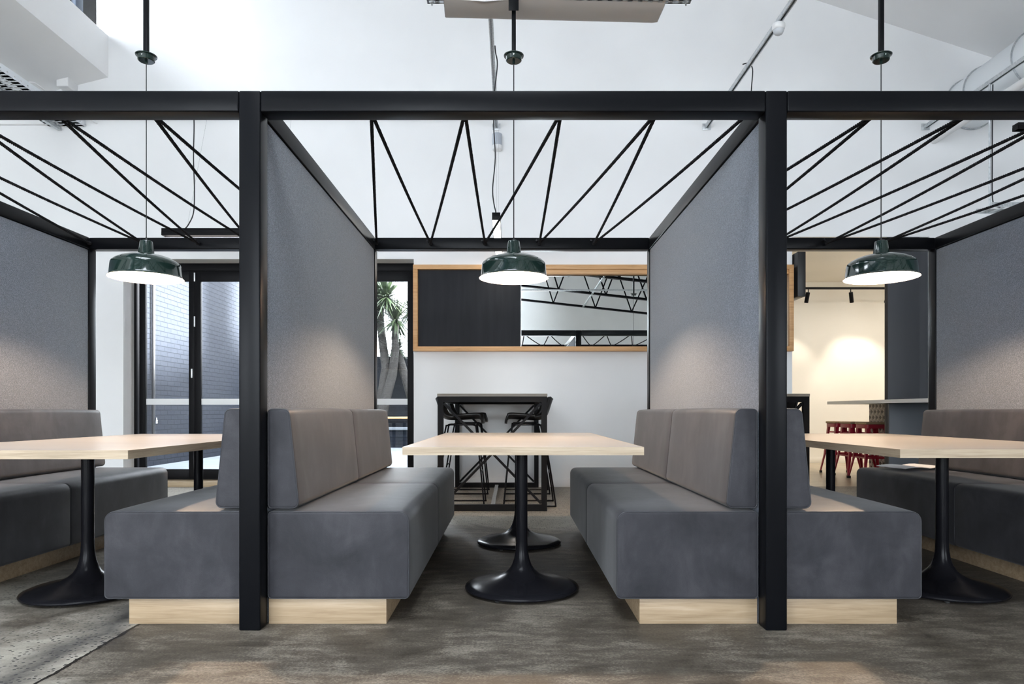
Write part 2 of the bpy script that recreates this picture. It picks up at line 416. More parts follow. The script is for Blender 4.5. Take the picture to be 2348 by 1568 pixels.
# ------------------------------------------------------------------ the room
EAVE_X, ROOF_Z0, PITCH = -4.93, 8.79, 0.327
def roof_z(x): return ROOF_Z0 - PITCH * (x - EAVE_X)
OPEN_L, OPEN_R, OPEN_T = -4.747, -1.192, 2.789        # folding-door opening
PASS_L, PASS_R, PASS_T = 3.44, 4.61, 3.06             # passage into the room beyond
WB = 8.60
w = MB()
for x0, x1, z0, z1 in ((ROOM_L, EAVE_X - .1, 0, 5.1), (EAVE_X - .1, OPEN_L, 0, 9.0), (OPEN_L, OPEN_R, OPEN_T, 9.0), (OPEN_R, PASS_L, 0, 9.0),
                       (PASS_L, 5.12, PASS_T, 9.0), (5.12, ROOM_R, 0, 9.0)):
    w.box(x0, x1, WALL_Y, WB, z0, z1)
struct(w, 'wall_back', 'wall_paint', 'tall white painted gable wall behind the booths', 'wall')
w = MB().box(ROOM_L - .2, ROOM_L, ROOM_B - .2, WB, 0, 4.2)
struct(w, 'wall_left', 'wall_paint', 'low white side wall under the left roof slope', 'wall')
w = MB().box(ROOM_R, ROOM_R + .2, ROOM_B - .2, WB, 0, 6)
struct(w, 'wall_right', 'wall_paint', 'white side wall on the right of the hall', 'wall')
w = MB(); xs = [ROOM_L] + [q for ab in REAR_WIN for q in ab[:2]] + [ROOM_R]
for i in range(0, len(xs), 2): w.box(xs[i], xs[i + 1], ROOM_B - .2, ROOM_B, 0, 9.0)
for a, b_, c in REAR_WIN: w.box(a, b_, ROOM_B - .2, ROOM_B, 0, 0.7).box(a, b_, ROOM_B - .2, ROOM_B, c, 9.0)
struct(w, 'wall_front', 'wall_paint', 'white wall with windows behind the viewer', 'wall')
struct(MB().box(ROOM_L, ROOM_R, ROOM_B, WALL_Y + .06, -0.1, 0), 'floor', 'concrete', 'worn grey brown ground concrete floor', 'floor')
def slope(mb, x0, x1, y0, y1, th=.2):
    return mb.prism([(x0, roof_z(x0)), (x1, roof_z(x1)), (x1, roof_z(x1) + th), (x0, roof_z(x0) + th)], 1, y0, y1)
c = MB(); slope(c, EAVE_X - .2, SKY[0], ROOM_B - .2, WB); slope(c, SKY[1], ROOM_R + .2, ROOM_B - .2, WB)
slope(c, SKY[0], SKY[1], ROOM_B - .2, SKY[2]); slope(c, SKY[0], SKY[1], SKY[3], WB)
struct(c, 'ceiling', 'ceiling_paint', 'white sloping ceiling falling to the right', 'ceiling')
c = MB().prism([(EAVE_X, 5.012), (ROOM_L - .2, 5.012 - 5.27 * .25), (ROOM_L - .2, 5.16 - 5.27 * .25), (EAVE_X - .2, 5.517), (EAVE_X, 5.517)], 1, ROOM_B - .2, WALL_Y)
struct(c, 'ceiling.001', 'ceiling_paint', 'lower white sloping soffit and fascia under the clerestory window', 'ceiling')
# clerestory
cw = thing('window_1', (EAVE_X - .1, 0, 5.517), 'long clerestory window above the left fascia', 'window'); cw['kind'] = 'structure'
ys = [7.86, 6.45, 3.5, 1.9, -2.0, -3.6]
CL_OPEN = [(6.45, 8.34), (1.9, 3.63), (-3.6, -1.87)]               # glazed bays, daylight-blocking infill added between
f = MB().box(-.03, .04, ROOM_B, 8.34, 0, .03).box(-.03, .04, ROOM_B, 8.34, .74, 3.3)  # solid top added out of view to cut the glazing height and daylight
for y in ys: f.box(-.012, .022, y, y + .13, .03, .74, .004)
f.build('window_frame', plain('blue_grey_frame', (0.10, 0.13, 0.18), 0.4), cw)
g = MB().box(-.004, .004, ROOM_B, 8.34, .03, .74); g.build('pane', 'glass', cw)
for k, (a, b_, c) in enumerate(REAR_WIN):
    wo = thing('window_%d' % (k + 2), ((a + b_) / 2, ROOM_B - .1, .7), 'wide black framed window in the wall behind the viewer', 'window'); wo['kind'] = 'structure'
    h = (b_ - a) / 2; zt = c - .7
    f = MB().box(-h, h, -.04, .04, 0, .06).box(-h, h, -.04, .04, zt - .06, zt)
    for x in (-h, -h / 3 - .03, h / 3 - .03, h - .06): f.box(x, x + .06, -.04, .04, .06, zt - .06)
    f.build('window_frame', 'black_frame', wo)
    MB().box(-h + .06, h - .06, -.004, .004, .06, zt - .06).build('pane', 'glass', wo)

sk = thing('window_9', ((SKY[0] + SKY[1]) / 2, 0, roof_z((SKY[0] + SKY[1]) / 2)), 'unseen roof light added in the sloping ceiling to brighten the hall', 'roof light'); sk['kind'] = 'structure'  # added out of view to let more daylight into the hall
hx = (SKY[1] - SKY[0]) / 2
f = MB()
for k in range(10):
    y = SKY[2] + (SKY[3] - SKY[2] - .05) * k / 9; f.prism([(-hx, PITCH * hx + .04), (hx, -PITCH * hx + .04), (hx, -PITCH * hx + .12), (-hx, PITCH * hx + .12)], 1, y, y + .05)
f.build('window_frame', 'wall_paint', sk)
MB().prism([(-hx, PITCH * hx + .13), (hx, -PITCH * hx + .13), (hx, -PITCH * hx + .14), (-hx, PITCH * hx + .14)], 1, SKY[2], SKY[3]).build('pane', 'glass', sk)

MB().box(EAVE_X - .14, EAVE_X - .06, 3.63, 6.45, 5.517, 6.27).box(EAVE_X - .14, EAVE_X - .06, -1.87, 1.9, 5.517, 6.27).box(EAVE_X - .14, EAVE_X - .06, ROOM_B, -3.6, 5.517, 6.27).build('clerestory_blocker', 'wall_paint')['kind'] = 'structure'  # unseen infill added to block daylight and dim the upper wall
# baseboards
bb = MB()
for x0, x1 in ((OPEN_R + .002, PASS_L), (5.12, ROOM_R), (ROOM_L, OPEN_L - .002)): bb.box(x0, x1, WALL_Y - .014, WALL_Y, 0, .109, .003)
struct(bb, 'baseboard_back', 'wall_paint', 'white baseboard along the back wall', 'baseboard')
struct(MB().box(ROOM_L, -5.62, WALL_Y - .05, WALL_Y, 4.42, 4.50, .004), 'trim_1', 'wall_paint', 'thin white ledge high on the left end of the back wall', 'trim')

# the room beyond the passage
FR_Y = 12.28
struct(MB().box(1.2, 9.0, WALL_Y + .06, FR_Y + .2, -0.1, 0), 'floor.001', 'sealed_floor', 'pale sealed floor of the room beyond the passage', 'floor')
struct(MB().box(1.2, 9.0, FR_Y, FR_Y + .2, 0, 3.4), 'wall_far', 'cream_paint', 'cream wall of the room beyond, lit by spotlights', 'wall')
struct(MB().box(1.0, 1.2, WB, FR_Y + .2, 0, 3.4).box(9.0, 9.2, WB, FR_Y + .2, 0, 3.4), 'wall_side', 'cream_paint', 'cream side walls of the room beyond', 'wall')
struct(MB().box(1.2, 9.0, WB, FR_Y, 3.25, 3.4), 'ceiling.002', 'cream_paint', 'flat cream ceiling of the room beyond', 'ceiling')
struct(MB().box(1.2, 9.0, FR_Y - .014, FR_Y, 0, .11, .003), 'baseboard_far', 'cream_paint', 'cream baseboard of the room beyond', 'baseboard')
pier = MB().box(PASS_R, 5.0, WALL_Y, 8.43, 0, PASS_T, .003).box(5.0, 5.12, WALL_Y + .03, 8.43, 0, PASS_T)
struct(pier, 'trim_2', 'slate_paint', 'dark slate pier at the right side of the passage', 'pier')
struct(MB().box(PASS_R, 5.12, WALL_Y - .03, WALL_Y, 0, 1.02, .002), 'trim_3', 'slate_laminate', 'slate grey cladding on the foot of the dark pier', 'cladding')

# folding doors
d = thing('door_1', ((OPEN_L + OPEN_R) / 2, 8.60, 0), 'black framed folding glass doors onto the courtyard', 'door'); d['kind'] = 'structure'
cx = (OPEN_L + OPEN_R) / 2; hw = (OPEN_R - OPEN_L) / 2
f = MB().box(-hw - .03, -hw + .03, -.005, .11, .065, 2.789, .003).box(hw - .02, hw + .02, -.005, .11, .065, 2.789, .003)
f.box(-hw, hw, -.005, .11, 2.695, 2.789, .003).box(-hw, hw, 0.02, .09, .065, .075)
f.build('door_frame', 'black_frame', d)
MB().box(-hw, hw, -.24, .12, 0, .064, .003).build('door_sill', 'sill_wood', d)
leaf_w = 127 * 8.6 / 1565; x_start = (333 - 1172) * 8.6 / 1565 - cx - .055
for k in range(5):
    xa = x_start + k * leaf_w; xb = xa + leaf_w if k < 4 else hw - .02
    xa_i = xa
    lf = MB(); st = .072
    if k == 0: lf.box(xa - .02, xa + .055, .0, .055, .077, 2.694, .003)
    else: lf.box(xa + .001 - .02, xa + .055, .0, .055, .077, 2.694, .003)
    lf.box(xb - .074 - .02, xb - .021, .0, .055, .077, 2.694, .003)
    lf.box(xa + .05, xb - .09, .0, .055, .077, .195, .003).box(xa + .05, xb - .09, .0, .055, 2.565, 2.694, .003)
    leaf = lf.build('door_leaf', 'black_frame', d)
    MB().box(xa + .055, xb - .094, .024, .030, .195, 2.565).build('pane', 'glass', leaf)
    MB().box(xa + .055, xb - .094, .0225, .0235, 1.008, 1.084).build('safety_strip', 'strip_film', leaf)
    if k < 4:
        h = MB()
        for z in ((2.56, 2.67), (1.99, 2.12), (0.36, 0.48)): h.box(xb - .026, xb - .010, -.012, .002, z[0], z[1], .003)
        h.box(xb - .060, xb - .040, -.02, .002, 1.345, 1.46, .005)
        h.build('hinge', 'brushed_steel', leaf)

# ------------------------------------------------------------------ outside
struct(MB().box(-8, 1.0, WB, 24, -.1, 0.0), 'ground', 'courtyard_concrete', 'pale concrete paving of the courtyard', 'paving')
struct(MB().box(-6.4, -6.1, WB + .2, 22, 0, 6.0), 'wall_left.001', 'painted_brick', 'blue grey painted brick wall along the courtyard', 'wall')
struct(MB().box(.3, 1.0, FR_Y + .2, 18.5, 0, 3.4).box(.3, 1.0, 13.35, 15.0, 3.4, 7.0).box(.3, 1.0, 15.0, 18.5, 3.4, 3.9), 'sun_blocker', 'painted_brick', 'unseen block added to shade the courtyard brick wall', 'wall')  # unseen mass added to keep the sun off parts of the brick
struct(MB().box(-6.1, .3, 18.5, 18.8, 0, 2.42), 'wall_back.001', 'navy_brick', 'dark navy brick wall at the end of the courtyard', 'wall')
p = thing('planter', (-3.2, 17.6, 0), 'dark navy brick planter with a pale concrete cap outside', 'planter')
MB().box(-2.6, 3.3, -.1, .88, 0, .45).build('planter_body', 'navy_brick', p)
MB().box(-2.65, 3.35, -.16, .1, .45, .52, .01).build('planter_cap', 'courtyard_concrete', p)
sl = thing('garden_bench', (-3.3, 17.75, .52), 'timber slatted bench rail above the planter cap outside', 'bench')
MB().box(-2.2, 3.4, .1, .14, .22, .27, .004).build('slat', 'oak_board_frame', sl)
for x in (-2.0, -.6, .8, 2.2): MB().box(x, x + .04, .14, .18, 0, .27).build('bracket', 'black_frame', sl)
dp = thing('drain_pipe', (-6.05, 11.55, 0), 'thin black drain pipe with a tap on the painted brick wall', 'pipe')
MB().tube([(0, 0, .35), (0, 0, 5.5)], .028, 10).build('pipe', 'cable_black', dp)
MB().lathe([(0.0, 0), (.03, 0), (.03, .05), (.015, .06), (.015, .1), (0, .1)], 12, (.05, 0, .72)).build('tap', 'chrome', dp)

def yucca(name, x, y, path, heads, label, seed):
    rnd = random.Random(seed)
    t = thing(name, (x, y, 0), label, 'tree', 'yucca trees in the courtyard')
    MB().tube(path, [.15 - .06 * i / (len(path) - 1) for i in range(len(path))], 12).build('trunk', 'bark', t)
    for hx, hy, hz, rr in heads:
        lf = MB()
        for k in range(190):
            az = rnd.uniform(0, 2 * math.pi); el = rnd.uniform(-.75, 1.35); L = rr * rnd.uniform(.75, 1.1)
            dirv = Vector((math.cos(az) * math.cos(el), math.sin(az) * math.cos(el), math.sin(el)))
            side = dirv.cross(Vector((0, 0, 1))).normalized(); wd = .022
            pts = []
            for q in (0, .35, .7, 1.0):
                p_ = Vector((hx, hy, hz)) + dirv * L * q + Vector((0, 0, -0.22 * L * q * q)); ww = wd * (1 - q) * (1 + 1.2 * q) + .002
                up = side.cross(dirv) * .006 * (1 - q)
                pts += [p_ - side * ww, p_ + up, p_ + side * ww]
            fs = []
            for i in range(3):
                for j in range(2): fs.append((i * 3 + j, i * 3 + j + 1, i * 3 + j + 4, i * 3 + j + 3))
            lf.add(pts, fs)
        lf.build('foliage', 'yucca_leaf', t)
    return t
yucca('yucca_tree', -3.35, 18.0, [(-.1, 0, .45), (0, 0, 1.1), (.22, 0, 1.9), (.30, 0, 2.6), (.30, 0, 3.3)],
      [(.30, 0, 3.35, .75), (.1, -.2, 3.9, .8)], 'thickest yucca tree leaning up behind the narrow glass pane', 3)
yucca('yucca_tree', -3.45, 18.15, [(-.1, 0, .45), (.0, 0, 1.2), (.12, 0, 2.1), (-.02, 0, 3.2), (-.05, 0, 4.0)],
      [(-.05, 0, 4.1, .85), (-.35, .1, 3.5, .6)], 'tallest yucca tree with two spiky heads outside', 5)
yucca('yucca_tree', -2.75, 18.2, [(.25, 0, .45), (.1, 0, 1.3), (-.12, 0, 2.0), (-.25, 0, 2.5)],
      [(-.28, 0, 2.6, .42), (.1, 0, 3.6, .55)], 'slim yucca tree leaning left with a small low head', 8)

# ------------------------------------------------------------------ booth frame
C0, PITCHX = 0.008, 2.215
POSTS = [C0 + PITCHX * k for k in (-1.5, -.5, .5, 1.5)]
FY0, FY1, BY0, BY1 = 2.868, 2.958, 5.290, 5.380
HZ0, HZ1, HP = 2.181, 2.270, 0.045
fr = thing('booth_enclosure', (C0, 4.1, 0), 'long black steel post and beam frame around the three booths', 'frame')
def L(v, o): return tuple(a - b for a, b in zip(v, o))
fo = (C0, 4.1, 0)
def fbox(name, x0, x1, y0, y1, z0, z1, bev=.006):
    return MB().box(x0 - fo[0], x1 - fo[0], y0 - fo[1], y1 - fo[1], z0, z1, bev, 3).build(name, 'black_steel', fr)
for px in POSTS:
    fbox('post', px - HP, px + HP, FY0, FY1, 0, HZ1)
    fbox('post', px - HP, px + HP, BY0, BY1, 0, HZ1)
    fbox('side_rail', px - HP, px + HP, FY1, BY0, HZ0, HZ1, .004)
for a, b_ in zip(POSTS[:-1], POSTS[1:]):
    fbox('beam', a + HP + .001, b_ - HP - .001, FY0, FY1, HZ0, HZ1)
    fbox('beam', a + HP + .001, b_ - HP - .001, BY0, BY1, HZ0, HZ1)

# acoustic felt panels between the posts
PO = (0, 4.124, 0)
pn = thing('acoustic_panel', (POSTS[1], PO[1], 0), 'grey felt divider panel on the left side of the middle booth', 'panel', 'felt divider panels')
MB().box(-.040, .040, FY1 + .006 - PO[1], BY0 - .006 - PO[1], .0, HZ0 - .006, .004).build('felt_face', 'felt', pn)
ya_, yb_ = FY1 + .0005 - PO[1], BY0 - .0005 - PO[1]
MB().box(-.034, .034, ya_, ya_ + .005, 0, HZ0 - .001).box(-.034, .034, yb_ - .005, yb_, 0, HZ0 - .001).box(-.034, .034, ya_, yb_, HZ0 - .0055, HZ0 - .0005).build('gap_strip', 'black_frame', pn)  # black strips stand in for the dark gap around the felt
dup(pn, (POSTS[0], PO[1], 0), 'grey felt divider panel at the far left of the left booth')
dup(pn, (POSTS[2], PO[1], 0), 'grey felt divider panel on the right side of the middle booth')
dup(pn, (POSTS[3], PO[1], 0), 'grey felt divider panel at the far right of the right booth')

# ropes: one laid rope zigzags between eye bolts of the two beams of each bay
BACK_H = (-1.045, -.63, -.21, .21, .63); FRONT_H = (-.62, -.21, .21, .63, 1.035)
HYF, HYB, HZm = 2.985, 5.262, 2.225
def rope_mesh(pts, r=.0085, pitch=.042, strands=3, steps=7, sides=5):
    mb = MB()
    for a, b_ in zip(pts[:-1], pts[1:]):
        a = Vector(a); b_ = Vector(b_); d = b_ - a; Ln = d.length; d.normalize()
        x = d.cross(Vector((0, 0, 1))).normalized(); y = d.cross(x)
        n = int(Ln / pitch * steps)
        for s_ in range(strands):
            path = []
            for i in range(n + 1):
                t = Ln * i / n; an = 2 * math.pi * (t / pitch + s_ / strands)
                sag = -0.012 * math.sin(math.pi * i / n)
                path.append(a + d * t + (x * math.cos(an) + y * math.sin(an)) * r * .52 + Vector((0, 0, sag)))
            mb.tube(path, r * .56, sides, False)
    return mb
for bi, side in ((-1, 'left'), (0, 'middle'), (1, 'right')):
    bx = C0 + PITCHX * bi; pts = []
    for k in range(5):
        pts += [(BACK_H[k], HYB - 4.1, HZm - .006), (FRONT_H[k], HYF - 4.1, HZm + .004)]
    ro = thing('rope', (bx, 4.1, 0), 'black twisted rope zigzagging over the %s booth' % side, 'rope', 'ropes strung across the booth frame')
    rope_mesh(pts).build('rope_line', 'rope_black', ro)
    for x, y, z in pts: MB().lathe([(0, -.016), (.012, -.012), (.016, 0), (.012, .012), (0, .016)], 10, (x, y, z)).build('knot', 'rope_black', ro)
    for hx in BACK_H:
        e = MB().tube([(bx + hx - C0 - .02, HYB - 4.1 + .03, HZm + .014), (bx + hx - C0 - .02, HYB - 4.1 - .012, HZm + .014)], .007, 10)
        e.lathe([(0, 0), (.012, 0), (.012, .008), (0, .010)], 12, (bx + hx - C0 - .02, HYB - 4.1 - .018, HZm + .014), Euler((R(90), 0, 0)).to_matrix())
        e.build('eye_bolt', 'black_gloss', fr)
    for hx in FRONT_H:
        MB().tube([(bx + hx - C0, FY1 - 4.1 - .002, HZm), (bx + hx - C0, HYF - 4.1 + .006, HZm)], .007, 10).build('eye_bolt', 'black_gloss', fr)

# ------------------------------------------------------------------ upholstery
def cushion(prof, y0, y1, rnd=.016, crown=0.0, ncr=10, top_z=None):
    """profile (list of (x,z), counter-clockwise) lofted along Y with rounded ends and a crowned top"""
    n = len(prof); P = [Vector(p) for p in prof]
    nor = []
    for i in range(n):
        e = (P[(i + 1) % n] - P[i - 1]).normalized(); nor.append(Vector((e.y, -e.x)))
    cen = sum(P, Vector((0, 0))) / n
    if (P[0] - cen).dot(nor[0]) < 0: nor = [-q for q in nor]
    st = []
    K = 4
    for k in range(K + 1):
        a = math.pi / 2 * k / K; st.append((y0 + rnd * (1 - math.sin(a)), rnd * (1 - math.cos(a))))
    st = [(y0 + rnd * (1 - math.cos(a)), rnd * (1 - math.sin(a))) for a in [math.pi / 2 * k / K for k in range(K + 1)]]
    mid = [(y0 + rnd + (y1 - y0 - 2 * rnd) * k / ncr, 0.0) for k in range(1, ncr)]
    en = [(y0 + y1 - y, q) for y, q in reversed(st)]
    st = [(y0, rnd + .006)] + st + mid + en + [(y1, rnd + .006)]
    zt = max(p.y for p in P); zb = min(p.y for p in P)
    x0 = min(p.x for p in P); x1 = max(p.x for p in P)
    vs_ = []
    for y, q in st:
        ly = max(0, 1 - abs((y - (y0 + y1) / 2) / ((y1 - y0) / 2)) ** 4)
        for p, nn in zip(P, nor):
            c = p - nn * q; z = c.y
            if crown and p.y > (zt + zb) / 2:
                u = (p.x - x0) / (x1 - x0); z += crown * ly * max(0, 1 - abs(2 * u - 1) ** 3.0) * (p.y - (zt + zb) / 2) / ((zt - zb) / 2)
            vs_.append((c.x, y, z))
    m_ = len(st); fs = []
    for i in range(m_ - 1):
        for k in range(n): fs.append((i * n + k, i * n + (k + 1) % n, (i + 1) * n + (k + 1) % n, (i + 1) * n + k))
    fs.append(tuple(range(n - 1, -1, -1))); fs.append(tuple((m_ - 1) * n + k for k in range(n)))
    mb = MB().add(vs_, fs)
    seam = [(p.x - nn.x * .0035, p.y - nn.y * .0035) for p, nn in zip(P, nor)]
    return mb, seam
def seam_mesh(seams, ys_, parent, r=.0028):
    for y in ys_: MB().tube([(x, y, z) for x, z in seams + seams[:1]], r, 6, False).build('piping', 'piping', parent)
def dense(pts, step=.04):
    out = []
    for a, b_ in zip(pts, pts[1:] + pts[:1]):
        k = max(1, int((b_ - a).length / step))
        for i in range(k): out.append(a.lerp(b_, i / k))
    return out
BX0, BX1, BYc, BH = .046, .660, 4.114, 1.166
def make_bench(label):
    t = thing('booth_bench', (0, 0, 0), label, 'bench', 'upholstered booth benches')
    MB().box(BX0 + .002, .5585, -1.152, 1.152, 0, .110, .0015).build('plinth', 'oak_plinth', t)
    prof = round_poly([(BX0, .110), (BX1, .110), (BX1, .490), (BX0, .490)], [.020, .020, .045, .020], 6)
    prof = dense(prof)
    for ya, yb in ((-BH, -.0015), (.0015, BH)):
        mb, seam = cushion(prof, ya, yb, .010, .010, 10)
        c = mb.build('seat_cushion', 'leather', t, 50)
        seam_mesh(seam, (ya + .003, yb - .003), c)
    pb = round_poly([(BX0, .500), (.186, .500), (.1425, .934), (BX0, .934)], [.020, .030, .030, .020], 6)
    pb = dense(pb)
    for ya, yb in ((-BH, -.0015), (.0015, BH - .01)):
        mb, seam = cushion(pb, ya, yb, .010, .004, 10)
        c = mb.build('back_cushion', 'leather', t, 50)
        seam_mesh(seam, (ya + .003, yb - .003), c)
    return t
bench0 = make_bench('grey upholstered bench on the left side of the middle booth')
bench0.location = (POSTS[1], BYc, 0)
dup(bench0, (POSTS[2], BYc, 0), 'grey upholstered bench on the right side of the middle booth', math.pi)
dup(bench0, (POSTS[1], BYc, 0), 'grey upholstered bench on the right side of the left booth', math.pi)
dup(bench0, (POSTS[2], BYc, 0), 'grey upholstered bench on the left side of the right booth')
dup(bench0, (POSTS[0], BYc, 0), 'grey upholstered bench at the far left edge of the photo')
dup(bench0, (POSTS[3], BYc, 0), 'grey upholstered bench at the far right, with papers on its seat', math.pi)

# ------------------------------------------------------------------ booth tables
TZ = .7585
def make_table(label):
    t = thing('booth_table', (0, 0, 0), label, 'table', 'oak booth tables on black trumpet bases')
    tp = MB().box(-.5515, .5515, -1.064, 1.064, TZ - .037, TZ).build('table_top', 'oak_top', t)
    for s_ in (-1, 1):
        MB().box(-.5525, .5525, s_ * 1.0645 - .0007, s_ * 1.0645 + .0007, TZ - .0371, TZ + .0001).build('edge_band', 'oak_edge', tp)
        MB().box(s_ * .552 - .0007, s_ * .552 + .0007, -1.064, 1.064, TZ - .0371, TZ + .0001).build('edge_band', 'oak_edge_side', tp)
    for y in (-.615, .615):
        prof = [(0, .012), (.27, .010), (.291, .012), (.294, .018), (.290, .025), (.262, .036), (.215, .046), (.165, .057),
                (.122, .070), (.090, .086), (.066, .106), (.050, .132), (.039, .165), (.0325, .205), (.030, .25), (.030, .26)]
        b_ = MB().lathe(prof, 72, (0, y, 0))
        b_.build('pedestal_base', 'black_gloss', t, 60)
        MB().lathe([(.0298, .25), (.0298, TZ - .037)], 32, (0, y, 0)).build('column', 'black_gloss', t)
        pl = MB().box(-.16, .16, y - .05, y + .05, TZ - .043, TZ - .037).build('mounting_plate', 'black_gloss', t)
        g_ = MB()
        for k in range(4):
            a = math.pi / 4 + k * math.pi / 2 + .3; g_.lathe([(0, 0), (.012, 0), (.012, .012), (0, .012)], 12, (.262 * math.cos(a), y + .262 * math.sin(a), 0))
        g_.build('glide', 'rubber', t)
    return t
tb = make_table('oak topped table on two black trumpet bases in the middle booth'); tb.location = (.055, 4.15, 0)
# the tops are not all centred on their bases along the booth
def shift_top(t, dy):
    for ch in t.children:
        if ch.name.startswith('table_top'): ch.location = (0, dy, 0)
shift_top(tb, .035)
t2 = dup(tb, (-2.155, 4.09, 0), 'oak topped table in the left booth, cut off by the photo edge'); shift_top(t2, -.17)
t3 = dup(tb, (2.225, 4.14, 0), 'oak topped table in the right booth, cut off by the photo edge'); shift_top(t3, -.14)

mg = thing('magazine', (2.97, 5.02, .5135), 'open white magazine lying on the far right bench seat', 'magazine')
m_ = MB()
for s_ in (-1, 1):
    ps = [(s_ * .21 * q, 0.004 + .012 * math.sin(q * math.pi) * (1 - q * .3)) for q in (0, .15, .35, .6, .85, 1)]
    vs_ = [(x, -.14, z) for x, z in ps] + [(x, .14, z) for x, z in ps] + [(x, -.14, z - .004) for x, z in ps] + [(x, .14, z - .004) for x, z in ps]
    fs = []
    for i in range(5):
        fs += [(i, i + 1, 7 + i, 6 + i), (12 + i, 18 + i, 19 + i, 13 + i), (i, 12 + i, 13 + i, i + 1), (6 + i, 7 + i, 19 + i, 18 + i)]
    fs.append((5, 17, 23, 11)); m_.add(vs_, fs)
m_.build('page', 'paper', mg); mg.rotation_euler = (0, 0, R(12))

# ------------------------------------------------------------------ pendants
PY, SHZ = 4.15, 1.731
shade_prof = [(.0, .2275), (.026, .2275), (.0335, .225), (.0355, .219), (.0445, .150), (.049, .146), (.0510, .1425), (.0500, .140), (.075, .1395),
              (.110, .133), (.145, .121), (.172, .107), (.187, .094), (.1925, .084), (.1945, .070), (.2000, .015), (.2030, .008), (.209, .002), (.2115, .0)]
inner = [(.209, .0), (.2065, .003), (.200, .009), (.197, .016), (.1915, .070), (.188, .083), (.170, .103), (.143, .117), (.108, .129), (.06, .136), (.0, .137)]
def make_pendant(label):
    t = thing('pendant_lamp', (0, PY, SHZ), label, 'lamp', 'dark green pendant lamps over the tables')
    sh = MB().lathe(shade_prof, 96, cap=False); o = sh.build('lamp_shade', 'green_enamel', t, 40)
    MB().lathe(inner, 96, cap=False).build('reflector', 'enamel_white', o, 60)
    MB().lathe([(0, -.026), (.014, -.022), (.023, -.010), (.025, .002), (.020, .015), (.012, .028), (.010, .040), (0, .041)], 24, (0, 0, .094)).build('bulb', 'bulb_glow', t)
    MB().tube([(0, 0, .226), (0, 0, 1.33)], .0032, 8).lathe([(0, .222), (.006, .222), (.004, .25), (0, .25)], 12).build('cord', 'cable_black', t)
    MB().lathe([(0, 1.318), (.042, 1.318), (.0475, 1.322), (.0500, 1.347), (.0600, 1.349), (.0615, 1.353), (0, 1.354)], 40).lathe([(0, 1.300), (.008, 1.302), (.008, 1.318), (0, 1.319)], 12).build('canopy', 'green_enamel', t)
    MB().lathe([(0, 0), (.004, 0), (.004, .003), (0, .004)], 10, (0, -.0495, 1.337), Euler((R(90), 0, 0)).to_matrix()).build('screw', 'chrome', t)
    MB().box(-.0128, .0128, -.0128, .0128, 1.354, 2.40, .002).build('rod', 'black_steel', t)
    return t
pd = make_pendant('dark green enamel pendant lamp over the middle table'); pd.location.x = .016
dup(pd, (-2.218, PY, SHZ), 'dark green enamel pendant lamp over the left table')
dup(pd, (2.249, PY, SHZ), 'dark green enamel pendant lamp over the right table')

# galvanised fitting over the middle lamp
gf = thing('strip_light_fitting', (.25, 4.24, 3.395), 'galvanised strip light fitting hanging over the middle lamp', 'light fitting')
gf.rotation_euler = (0, 0, R(2.5))
MB().prism([(-.10, .0), (.07, .0), (.20, .07), (.20, .09), (-.24, .09), (-.24, .07)], 0, -.66, .68).build('housing', plain('warm_zinc', (.56, .53, .50), .45, .25), gf)
for x in (-.662, .68): MB().prism([(-.10, .0), (.07, .0), (.20, .07), (.20, .09), (-.24, .09), (-.24, .07)], 0, x, x + .003).build('end_cap', 'galvanised', gf)
ut = thing('slotted_channel', (.29, 4.14, 3.405), 'slotted galvanised channel bolted across above the middle lamp', 'channel')
u_ = MB().box(-.80, .80, -.0205, -.0185, 0, .041).box(-.80, .80, .0185, .0205, 0, .041)
n = 26
for k in range(n + 1):
    x = -.80 + 1.6 * k / n
    u_.box(max(-.8, x - .014), min(.8, x + .014), -.0185, .0185, 0, .002)
u_.box(-.8, .8, -.0185, -.008, 0, .002).box(-.8, .8, .008, .0185, 0, .002)
u_.build('channel_body', 'galvanised', ut)
bl = MB()
for x in (-.77, .77): bl.tube([(x, 0, -.022), (x, 0, .3)], .005, 8).lathe([(0, -.008), (.010, -.008), (.010, 0), (0, 0)], 6, (x, 0, 0))
bl.build('bolt', 'chrome', ut)
MB().tube([(-.75, -.03, .035), (-.62, -.03, .0), (-.45, -.03, -.012), (-.28, -.03, .0), (-.2, -.03, .04), (-.2, -.03, .3)], .005, 8).build('cable', 'white_plastic', ut)
br = MB().box(-.305, -.245, -.05, -.044, -.08, .30, .001)
br.build('bracket', 'black_steel', ut)

# ------------------------------------------------------------------ galvanised struts under the roof
def strut_run(x, label, y0=-6.0):
    t = thing('strut_channel', (x, 0, 4.385), label, 'strut', 'galvanised struts running to the back wall')
    s_ = MB().box(-.0205, -.018, y0, WALL_Y - .002, 0, .041).box(.018, .0205, y0, WALL_Y - .002, 0, .041).box(-.018, .018, y0, WALL_Y - .002, .0385, .041)
    s_.box(-.018, -.010, y0, WALL_Y - .002, 0, .003).box(.010, .018, y0, WALL_Y - .002, 0, .003)
    s_.build('channel_body', 'galvanised', t)
    MB().box(-.05, .05, WALL_Y - .008, WALL_Y - .001, -.02, .06, .002).build('wall_bracket', 'galvanised', t)
    return t
strut_run(-.18, 'galvanised strut running overhead to the back wall beside the middle lamp')
strut_run(2.39, 'galvanised strut carrying the white dome sensor')
strut_run(5.07, 'galvanised strut running overhead beside the round duct')
ds = thing('dome_sensor', (2.39, 6.10, 4.385), 'white dome motion sensor under a galvanised strut', 'sensor')
MB().lathe([(0, 0), (.05, 0), (.055, -.008), (.057, -.03), (.052, -.05), (.047, -.055)], 32).build('housing', 'white_plastic', ds)
